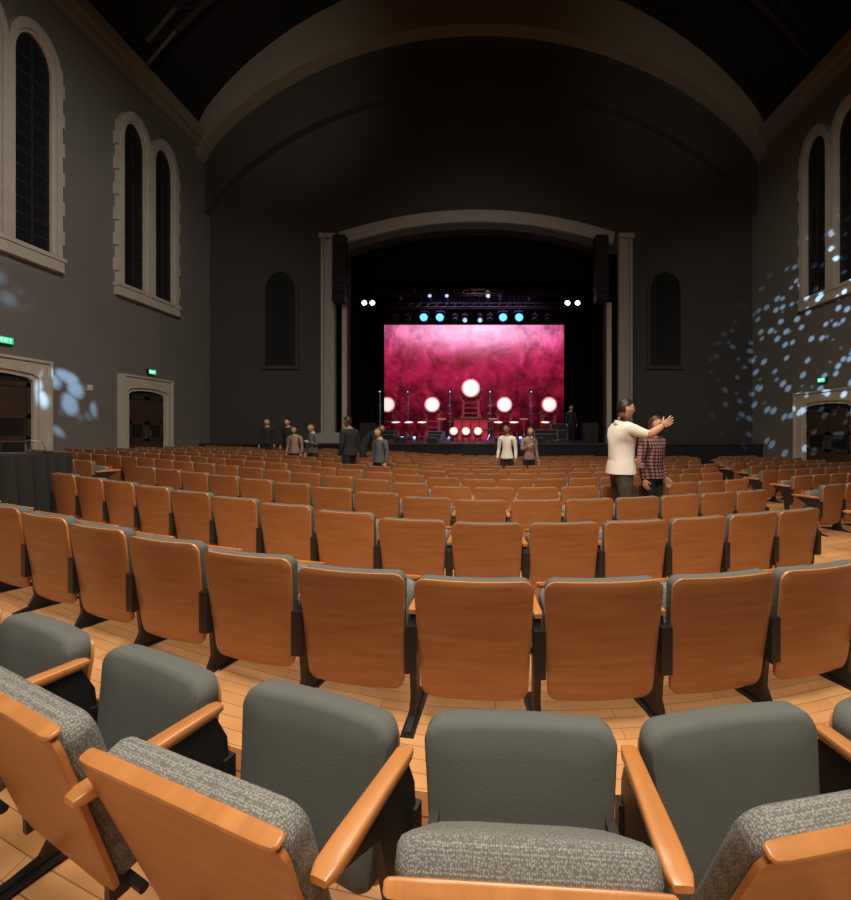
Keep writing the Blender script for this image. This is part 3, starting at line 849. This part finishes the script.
for px in (341, 600):
    mb = MB(); x = PX(px, 17.4); 
    for k in range(7):
        z = PZ(304, 17.4) + k * .40
        M = T(x, 17.3 + abs(k - 5) * -.02, z) @ R(k * 2 - 10, 'X')
        vs = [(-.27, -.2, 0), (.27, -.2, 0), (.27, .2, .05), (-.27, .2, .05), (-.27, -.2, .37), (.27, -.2, .37), (.27, .2, .32), (-.27, .2, .32)]
        mb.add(vs, [(0, 3, 2, 1), (4, 5, 6, 7), (0, 1, 5, 4), (1, 2, 6, 5), (2, 3, 7, 6), (3, 0, 4, 7)], M_BPLAS, M)
        mb.box(-.23, .23, -.215, -.2, .04, .33, M_IRON, M)
    zt = PZ(304, 17.4) + 2.82
    mb.box(x - .26, x + .26, 17.1, 17.5, zt, zt + .06, M_IRON)
    mb.cyl((x, 17.4, zt + .03), (x, YS - .4, zt + .03), .03, m=M_IRON, seg=6)
    mb.build('line_array_speaker', smooth=False)
for px, d in ((368, 18.9 - .6), (590, 18.3)):
    mb = MB(); x = PX(px, d); mb.box(x - .3, x + .3, d - .3, d + .3, SZ + .005, SZ + .9, M_BPLAS)
    mb.cyl((x, d - .31, SZ + .35), (x, d - .30, SZ + .35), .22, m=M_IRON, seg=20); mb.cyl((x, d - .31, SZ + .7), (x, d - .30, SZ + .7), .1, m=M_IRON, seg=16)
    mb.build('loudspeaker', smooth=False, bevel=.02)
for px in (400, 432, 500, 540):
    mb = MB(); x = PX(px, 17.8)
    mb.prism([(17.6, SZ + .002), (18.1, SZ + .002), (18.1, SZ + .12), (17.75, SZ + .26), (17.6, SZ + .2)], x - .22, x + .22, M_BPLAS, lambda u, v, a: (a, u, v)); mb.build('floor_monitor', smooth=False)
M_BL2 = mat('led_blue', (.1, .2, .9), .3, emit=(.2, .4, 1.0), estr=4)
mb = MB()
for i in range(14):
    x = -4.8 + i * .74; mb.box(x - .12, x + .12, 25.0, 25.15, SZ + .003, SZ + .2, M_BPLAS); mb.box(x - .09, x + .09, 24.99, 25.0, SZ + .04, SZ + .16, M_BL2)
mb.build('led_footlight_strip', smooth=False)

# ------------------------------------------------------------------ people
def skin_mesh_bm(vs, es, rs, root=0, lv=2):
    bm = bmesh.new(); lay = bm.verts.layers.skin.verify()
    bv = []
    for i, (v, r) in enumerate(zip(vs, rs)):
        q = bm.verts.new(v); q[lay].radius = (r, r); q[lay].use_root = (i == root); bv.append(q)
    for a, b in es: bm.edges.new((bv[a], bv[b]))
    me = bpy.data.meshes.new('tmp'); bm.to_mesh(me); bm.free()
    o = bpy.data.objects.new('tmp', me); COL.objects.link(o)
    o.modifiers.new('s', 'SKIN')
    m = o.modifiers.new('ss', 'SUBSURF'); m.levels = lv; m.render_levels = lv
    bpy.context.view_layer.update()
    dg = bpy.context.evaluated_depsgraph_get()
    ev = o.evaluated_get(dg); m2 = ev.to_mesh()
    V = [v.co.copy() for v in m2.vertices]; Fs = [list(p.vertices) for p in m2.polygons]
    ev.to_mesh_clear(); bpy.data.objects.remove(o); bpy.data.meshes.remove(me)
    return V, Fs

def seg_dist(p, a, b):
    ab = b - a; t = max(0, min(1, (p - a).dot(ab) / max(ab.length_squared, 1e-9)))
    return (p - (a + ab * t)).length, t

def hand(mb, W, f, n, t, s, curl, m, lv=1):
    f = f.normalized(); t = (t - f * t.dot(f)).normalized(); n2 = f.cross(t)
    if n2.dot(n) < 0: n2 = -n2
    n = n2
    vs = [W, W + f * .03 * s]; rs = [.019 * s, .021 * s]; es = [(0, 1)]
    for off, ln, base in ((.029, .074, .088), (.0095, .083, .092), (-.0095, .076, .088), (-.028, .058, .08)):
        b = W + f * base * s + t * off * s
        vs.append(b); rs.append(.0115 * s); k = len(vs) - 1; es.append((1, k))
        ang = curl * .6; p = b; prev = k
        for fr, rr in ((.45, .0095), (.3, .0085), (.25, .0068)):
            d = (f * math.cos(ang) + n * math.sin(ang) + t * off * 5.5).normalized()
            p = p + d * ln * fr * s; vs.append(p); rs.append(rr * s); es.append((prev, len(vs) - 1)); prev = len(vs) - 1; ang += curl
    b = W + f * .035 * s + t * .03 * s + n * .006 * s
    vs.append(b); rs.append(.013 * s); k = len(vs) - 1; es.append((1, k))
    p = b + (f * .65 + t * .7 + n * .2).normalized() * .04 * s; vs.append(p); rs.append(.0105 * s); es.append((k, k + 1))
    p = p + (f * .85 + t * .4 + n * .3).normalized() * .032 * s; vs.append(p); rs.append(.008 * s); es.append((k + 1, k + 2))
    V, Fs = skin_mesh_bm(vs, es, rs, 1, lv)
    mb.add(V, Fs, m)
    Mp = Matrix((t, n, f)).transposed().to_4x4(); Mp.translation = W + f * .012 * s
    mb.pad(.058 * s, .082 * s, .086 * s, .026 * s, .014 * s, m, m, Mp, nseg=3)

DEF = dict(pelvis=(0, 0, .525), waist=(0, .0, .60), chest=(0, .008, .695), upper=(0, 0, .775), neck=(0, 0, .835), headb=(0, .012, .872),
           shr=(.108, 0, .788), umr=(.122, -.005, .70), elr=(.132, -.012, .615), fmr=(.138, .01, .55), wrr=(.142, .035, .475),
           shl=(-.108, 0, .788), uml=(-.122, -.005, .70), ell=(-.132, -.012, .615), fml=(-.138, .01, .55), wrl=(-.142, .035, .475),
           hpr=(.052, 0, .48), tmr=(.056, .006, .385), knr=(.058, .01, .28), cfr=(.059, -.008, .19), anr=(.06, -.012, .05), hlr=(.062, .03, .026), tor=(.072, .075, .02),
           hpl=(-.052, 0, .48), tml=(-.056, .006, .385), knl=(-.058, .01, .28), cfl=(-.059, -.008, .19), anl=(-.06, -.012, .05), hll=(-.062, .03, .026), tol=(-.072, .075, .02))
RAD = dict(pelvis=.082, waist=.078, chest=.084, upper=.062, neck=.034, headb=.031, sh=.043, um=.037, el=.029, fm=.027, wr=.018, hp=.058, tm=.052, kn=.036, cf=.034, an=.023, hl=.024, to=.019)
EDG = [('pelvis', 'waist'), ('waist', 'chest'), ('chest', 'upper'), ('upper', 'neck'), ('neck', 'headb')]
for q in 'rl':
    EDG += [('upper', 'sh' + q), ('sh' + q, 'um' + q), ('um' + q, 'el' + q), ('el' + q, 'fm' + q), ('fm' + q, 'wr' + q),
            ('pelvis', 'hp' + q), ('hp' + q, 'tm' + q), ('tm' + q, 'kn' + q), ('kn' + q, 'cf' + q), ('cf' + q, 'an' + q), ('an' + q, 'hl' + q), ('hl' + q, 'to' + q)]

def human(name, loc, yaw, H, shirt, pants, hairm, skin=M_SKIN, pose=None, sleeve='long', hair='short', head_yaw=0, head_pitch=0, girth=1.0, curl=.35, lv=2, thumb={}, palmn={}, vest=None):
    P = dict(DEF)
    if pose: P.update(pose)
    for q in 'rl':
        if pose and ('el' + q in pose):
            P['um' + q] = tuple((a + b) / 2 for a, b in zip(P['sh' + q], P['el' + q]))
        if pose and ('wr' + q in pose):
            P['fm' + q] = tuple(a * .6 + b * .4 for a, b in zip(P['el' + q], P['wr' + q]))
        if pose and ('kn' + q in pose):
            P['tm' + q] = tuple((a + b) / 2 for a, b in zip(P['hp' + q], P['kn' + q]))
            P['cf' + q] = tuple(a * .6 + b * .4 for a, b in zip(P['kn' + q], P['an' + q]))
    J = {k: Vector(v) * H for k, v in P.items()}
    names = list(J.keys())
    rs = []
    for k in names:
        base = RAD.get(k, RAD.get(k[:2], .03)); g = girth if k in ('pelvis', 'waist', 'chest', 'upper') else (1 + (girth - 1) * .5)
        if k in ('neck', 'headb'): g = 1
        rs.append(base * H * g)
    es = [(names.index(a), names.index(b)) for a, b in EDG]
    V, Fs = skin_mesh_bm([J[k] for k in names], es, rs, names.index('pelvis'), lv)
    mb = MB(); ms = []
    for f in Fs:
        c = sum((V[i] for i in f), Vector()) / len(f)
        best = None
        for a, b in EDG:
            dd, t = seg_dist(c, J[a], J[b]); ra = RAD.get(a, RAD.get(a[:2])) * H
            dd = dd / ra
            if best is None or dd < best[0]: best = (dd, a, b, t)
        _, a, b, t = best
        k = a[:2]; kb = b[:2]
        if a in ('neck', 'headb') or (a == 'upper' and b == 'neck' and t > .55): mm = skin
        elif a in ('waist', 'chest', 'upper', 'pelvis') and b in ('waist', 'chest', 'upper', 'neck', 'shr', 'shl'): mm = vest or shirt
        elif k == 'sh': mm = shirt
        elif k == 'um': mm = shirt if (sleeve == 'long' or t < .75) else skin
        elif k in ('el', 'fm') and kb in ('fm', 'wr'): mm = shirt if sleeve == 'long' else skin
        elif kb == 'hp' or (k == 'hp' and t < .25): mm = shirt if c.z > J['pelvis'].z - .035 * H else pants
        elif k in ('hp', 'tm', 'kn', 'cf'): mm = pants
        else: mm = M_SHOE
        ms.append(mm)
    mb.add(V, Fs, ms)
    for q in 'rl':
        W = J['wr' + q]; f = (W - J['fm' + q]).normalized()
        th = Vector(thumb.get(q, (0, 1, .1))); pn = Vector(palmn.get(q, (-1 if q == 'r' else 1, 0, 0)))
        hand(mb, W - f * .01, f, pn, th, H / 1.75 * (1.08 if q in thumb else 1), curl if q == 'r' else .35, skin)
    up = (J['headb'] - J['neck']).normalized()
    hc = J['headb'] + up * .030 * H + Vector((0, .014 * H, .024 * H))
    Mh = T(*hc) @ R(head_yaw, 'Z') @ R(head_pitch, 'X')
    a, b_, c_ = .047 * H, .057 * H, .069 * H
    def face(p):
        p = p.copy()
        if p.z < 0:
            p.x *= 1 - .30 * p.z * p.z - .1 * abs(p.z)
            if p.y < 0: p.y *= 1 - .45 * abs(p.z)
            else: p.y *= 1 - .06 * abs(p.z)
        if p.y > .3:
            k = math.exp(-(p.x / .16) ** 2)
            p.y += .20 * k * math.exp(-((p.z + .16) / .14) ** 2)
            p.y += .05 * k * math.exp(-((p.z + .0) / .2) ** 2)
            p.y -= .06 * math.exp(-((abs(p.x) - .38) / .16) ** 2) * math.exp(-((p.z - .02) / .12) ** 2)
            p.y += .05 * math.exp(-((p.x) / .3) ** 2) * math.exp(-((p.z + .5) / .1) ** 2)
            p.y += .08 * math.exp(-((p.z + .85) / .15) ** 2)
        return p
    mb.sphere((0, 0, 0), (a, b_, c_), skin, 40, 28, Mh, fn=face)
    for s in (-1, 1):
        mb.sphere((s * .37 * a, .80 * b_, .01 * c_), (.155 * a, .12 * b_, .075 * c_), M_EYE, 10, 8, Mh)
        mb.sphere((s * .37 * a, .90 * b_, .01 * c_), (.07 * a, .05 * b_, .05 * c_), M_PUP, 8, 6, Mh)
        mb.sphere((s * .38 * a, .86 * b_, .17 * c_), (.2 * a, .07 * b_, .03 * c_), hairm, 8, 6, Mh)
        mb.sphere((s * 1.0 * a, -.05 * b_, -.05 * c_), (.10 * a, .17 * b_, .20 * c_), skin, 10, 8, Mh)
    mb.sphere((0, .87 * b_, -.50 * c_), (.28 * a, .08 * b_, .035 * c_), M_LIP, 10, 6, Mh)
    mb.sphere((0, .86 * b_, -.55 * c_), (.22 * a, .08 * b_, .035 * c_), M_LIP, 10, 6, Mh)
    def hk(p):
        if p.y > .1: lim = .40 * p.y + .30
        elif p.y > -.35: lim = .26 if hair == 'short' else -.25
        else: lim = -.38 if hair == 'short' else -.8
        return p.z > lim
    mb.sphere((0, -.03 * b_, .05 * c_), (a * 1.10, b_ * 1.07, c_ * 1.06), hairm, 32, 24, Mh, keep=hk)
    if hair == 'long':
        def hl(p):
            p = p.copy()
            if p.z < 0: p.x *= 1 + .15 * abs(p.z)
            return p
        mb.sphere((0, -.45 * b_, -.55 * c_), (a * 1.05, b_ * .62, c_ * 1.0), hairm, 20, 16, Mh, fn=hl)
    if hair == 'bun':
        mb.sphere((0, -1.15 * b_, .35 * c_), (.45 * a, .42 * b_, .36 * c_), hairm, 14, 10, Mh)
    if sleeve == 'short':
        vs = []; fs = []; K = 20
        for j, (rr, zz) in enumerate(((.046, .812), (.045, .826), (.040, .838))):
            for i in range(K):
                t = 2 * math.pi * i / K; vs.append((rr * H * math.cos(t), rr * H * math.sin(t) + J['neck'].y, zz * H + .012 * H * (-math.sin(t)) + J['neck'].z - .835 * H))
        for j in range(2):
            for i in range(K): fs.append((j*K+i, j*K+(i+1) % K, (j+1)*K+(i+1) % K, (j+1)*K+i))
        mb.add(vs, fs, shirt)
    vs = []; fs = []; K = 28; pe = J['pelvis']
    hem = vest or shirt
    for j, (rr, dz) in enumerate(((.074, .05), (.083, -.0), (.087, -.04), (.082, -.041))):
        for i in range(K):
            t = 2 * math.pi * i / K
            w = 1 + .03 * math.sin(5 * t) * j / 3
            vs.append((pe.x + rr * H * girth * w * 1.12 * math.cos(t), pe.y + rr * H * girth * w * math.sin(t), pe.z + dz * H))
    for j in range(3):
        for i in range(K): fs.append((j*K+i, j*K+(i+1) % K, (j+1)*K+(i+1) % K, (j+1)*K+i))
    mb.add(vs, fs, hem)
    o = mb.build(name, angle=70, doubles=False)
    o.location = loc; o.rotation_euler = (0, 0, math.radians(yaw))
    return o

def in_gap(x, d):
    best = min(rowy, key=lambda r: abs(r + rise(x) + .66 - d))
    return best + rise(x) + .66
d = in_gap(1.75, 4.9) - .06; x = PX(621, d)
human('man_in_white_shirt', (x, d, zf(x, d)), -88, 1.79, M_SHIRTW, M_KHAKI, M_HAIRB, sleeve='short', girth=1.16, head_yaw=4,
      pose=dict(shr=(.108, .015, .792), elr=(.125, .135, .745), wrr=(.10, .245, .81), ell=(-.13, .03, .63), wrl=(-.12, .13, .56)), curl=.10,
      thumb={'r': (0, -.5, 1)}, palmn={'r': (-1, 0, 0)})
d2 = d + .42; x2 = PX(652, d2)
human('woman_in_plaid_shirt', (x2, d2, zf(x2, d2)), -150, 1.60, M_PLAID, M_DARKC, M_HAIRBR, sleeve='long', hair='long', head_yaw=0, girth=1.08)
walk = dict(knr=(.058, .06, .285), anr=(.06, .04, .05), hlr=(.062, .08, .026), tor=(.07, .125, .02), anl=(-.06, -.09, .06), knl=(-.058, -.01, .28), hll=(-.06, -.05, .035), tol=(-.065, -.01, .02))
bend = dict(waist=(0, .03, .60), chest=(0, .10, .68), upper=(0, .17, .735), neck=(0, .215, .775), headb=(0, .25, .80),
            shr=(.108, .17, .745), shl=(-.108, .17, .745), elr=(.13, .22, .60), wrr=(.10, .30, .50), ell=(-.13, .22, .60), wrl=(-.10, .30, .50))
def ppl(name, px, dd, H, yaw, shirt, pants, hm, **k):
    x = PX(px, dd); y = in_gap(x, dd); x = PX(px, y); y = in_gap(x, y); human(name, (x, y, zf(x, y)), yaw, H, shirt, pants, hm, lv=1, **k)
ppl('man_in_light_shirt', 507, 10.5, 1.68, 160, M_SHIRTW, M_DARKC, M_HAIRB, skin=M_SKIN2, pose=walk)
ppl('woman_in_patterned_blouse', 529, 10.6, 1.62, 200, M_PATT, M_DARKC, M_HAIRBR, hair='long', pose=dict(elr=(.14, .04, .63), wrr=(.08, .14, .70)))
ppl('person_in_dark_jacket', 349, 8.6, 1.66, 60, M_DARKC, M_DARKC, M_HAIRB, skin=M_SKIN2, pose=walk, girth=1.15)
ppl('person_bending_over', 362, 10.6, 1.70, -80, M_DARKC, M_DARKC, M_HAIRB, hair='short', pose=bend)
ppl('person_in_black_shirt', 380, 8.6, 1.44, 150, M_GREYC, M_DARKC, M_HAIRBR, hair='bun')
ppl('person_with_grey_top', 314, 11.0, 1.50, 150, M_GREYC, M_DARKC, M_HAIRBR, pose=dict(ell=(-.14, .04, .63), wrl=(-.08, .14, .68)))
ppl('person_in_striped_top', 296, 11.2, 1.42, 180, M_PATT, M_DARKC, M_HAIRB, hair='long')
ppl('usher_in_black', 266, 13.5, 1.72, 190, M_DARKC, M_DARKC, M_HAIRB)
ppl('usher_in_dark_vest', 290, 14.2, 1.72, 170, M_DARKC, M_DARKC, M_HAIRB)
sx = PX(571, 20); human('stagehand', (sx, 20, SZ + .005), 185, 1.80, M_DARKC, M_DARKC, M_HAIRB, lv=1)

# ------------------------------------------------------------------ lights
def area(name, loc, tgt, size, power, col, sy=None, spread=180):
    l = bpy.data.lights.new(name, 'AREA'); l.energy = power; l.color = col; l.size = size; l.spread = math.radians(spread)
    if sy: l.shape = 'RECTANGLE'; l.size_y = sy
    o = bpy.data.objects.new(name, l); COL.objects.link(o); o.location = loc
    o.rotation_euler = (Vector(tgt) - Vector(loc)).to_track_quat('-Z', 'Y').to_euler()
    return o
def spot(name, loc, tgt, power, col, ang, blend=.5, rad=.1):
    l = bpy.data.lights.new(name, 'SPOT'); l.energy = power; l.color = col; l.spot_size = math.radians(ang); l.spot_blend = blend; l.shadow_soft_size = rad
    o = bpy.data.objects.new(name, l); COL.objects.link(o); o.location = loc
    o.rotation_euler = (Vector(tgt) - Vector(loc)).to_track_quat('-Z', 'Y').to_euler()
    return o
WARM = (1.0, .84, .66)
area('house_light_near', (0.3, 0.3, 7.5), (0.3, 2.2, 0), 3.0, 580, WARM)
area('house_light_mid', (0, 7.0, 11), (0, 7.5, 0), 4.0, 380, WARM, spread=130)
area('house_light_rear', (0, -3, 9), (0, 6, 2), 3.0, 240, WARM, spread=120)
spot('arch_fill_left', (-7, 9, 12), (-9.0, 18, 16.5), 420, (1, .88, .72), 70, 1.0, .6)  # added lamp with no fixture, brightens the arch rib
spot('arch_fill_right', (7, 9, 12), (9, 18, 17.0), 220, (1, .88, .72), 70, 1.0, .6)  # weaker added lamp for the other side of the rib
spot('proscenium_wash', (0, 7, 11), (0, 18, 8.5), 330, (1, .92, .84), 60, 1.0, .6)
spot('wall_wash_left', (-3, 5, 10), (-12, 11.5, 5.0), 1700, (1, .95, .88), 90, 1.0, .5)
spot('wall_wash_right', (4, 6, 10), (12, 13, 5), 850, (1, .94, .86), 80, 1.0, .5)
area('stage_wash', (0, 21.6, 9.4), (0, 24, 1), 6, 260, (.55, .45, 1.0), 1, spread=100)
spot('stage_front_wash', (0, 19.2, 9.0), (0, 22, 1), 1100, (1, .55, .65), 90, .8, .4)
spot('stage_blue_wash_left', (-4, 19.4, 8.5), (-3, 21, .8), 700, (.15, .3, 1), 60, .8, .2)
spot('stage_blue_wash_right', (4, 19.4, 8.5), (3, 21, .8), 700, (.15, .3, 1), 60, .8, .2)
def gobo(o, scale, thr, strength=1.0, off=(0, 0, 0), soft=.75):
    l = o.data; l.use_nodes = True; nt = l.node_tree
    em = nt.nodes['Emission']; tc = nd(nt, 'ShaderNodeTexCoord'); vo = nd(nt, 'ShaderNodeTexVoronoi'); vo.inputs['Scale'].default_value = scale
    mp = nd(nt, 'ShaderNodeMapping'); mp.inputs['Location'].default_value = off
    nt.links.new(tc.outputs['Normal'], mp.inputs[0]); nt.links.new(mp.outputs[0], vo.inputs['Vector'])
    mr = nd(nt, 'ShaderNodeMapRange'); mr.inputs['From Min'].default_value = thr; mr.inputs['From Max'].default_value = thr * soft
    mr.inputs['To Min'].default_value = 0; mr.inputs['To Max'].default_value = strength
    nt.links.new(vo.outputs['Distance'], mr.inputs['Value'])
    nt.links.new(mr.outputs['Result'], em.inputs['Strength'])
BLUE = (.36, .62, 1.0)
g = spot('gobo_projector_right', (5.0, 8.0, 7.5), (12.3, 13.2, 4.5), 15000, BLUE, 54, .7, .02); gobo(g, 29, .34, soft=.6)
g = spot('gobo_projector_left', (-6, 9.0, 6.5), (-12.1, 11.7, 2.15), 9000, BLUE, 13, .4, .02); gobo(g, 17, .6, soft=.5)
g = spot('gobo_projector_left_upper', (-6, 8.0, 6.5), (-12.1, 10.2, 5.1), 1500, BLUE, 13, .8, .02); gobo(g, 15, .6, soft=.3)
w = bpy.data.worlds.new('world'); scene.world = w; w.use_nodes = True
w.node_tree.nodes['Background'].inputs['Color'].default_value = (.9, .88, .85, 1); w.node_tree.nodes['Background'].inputs['Strength'].default_value = .01
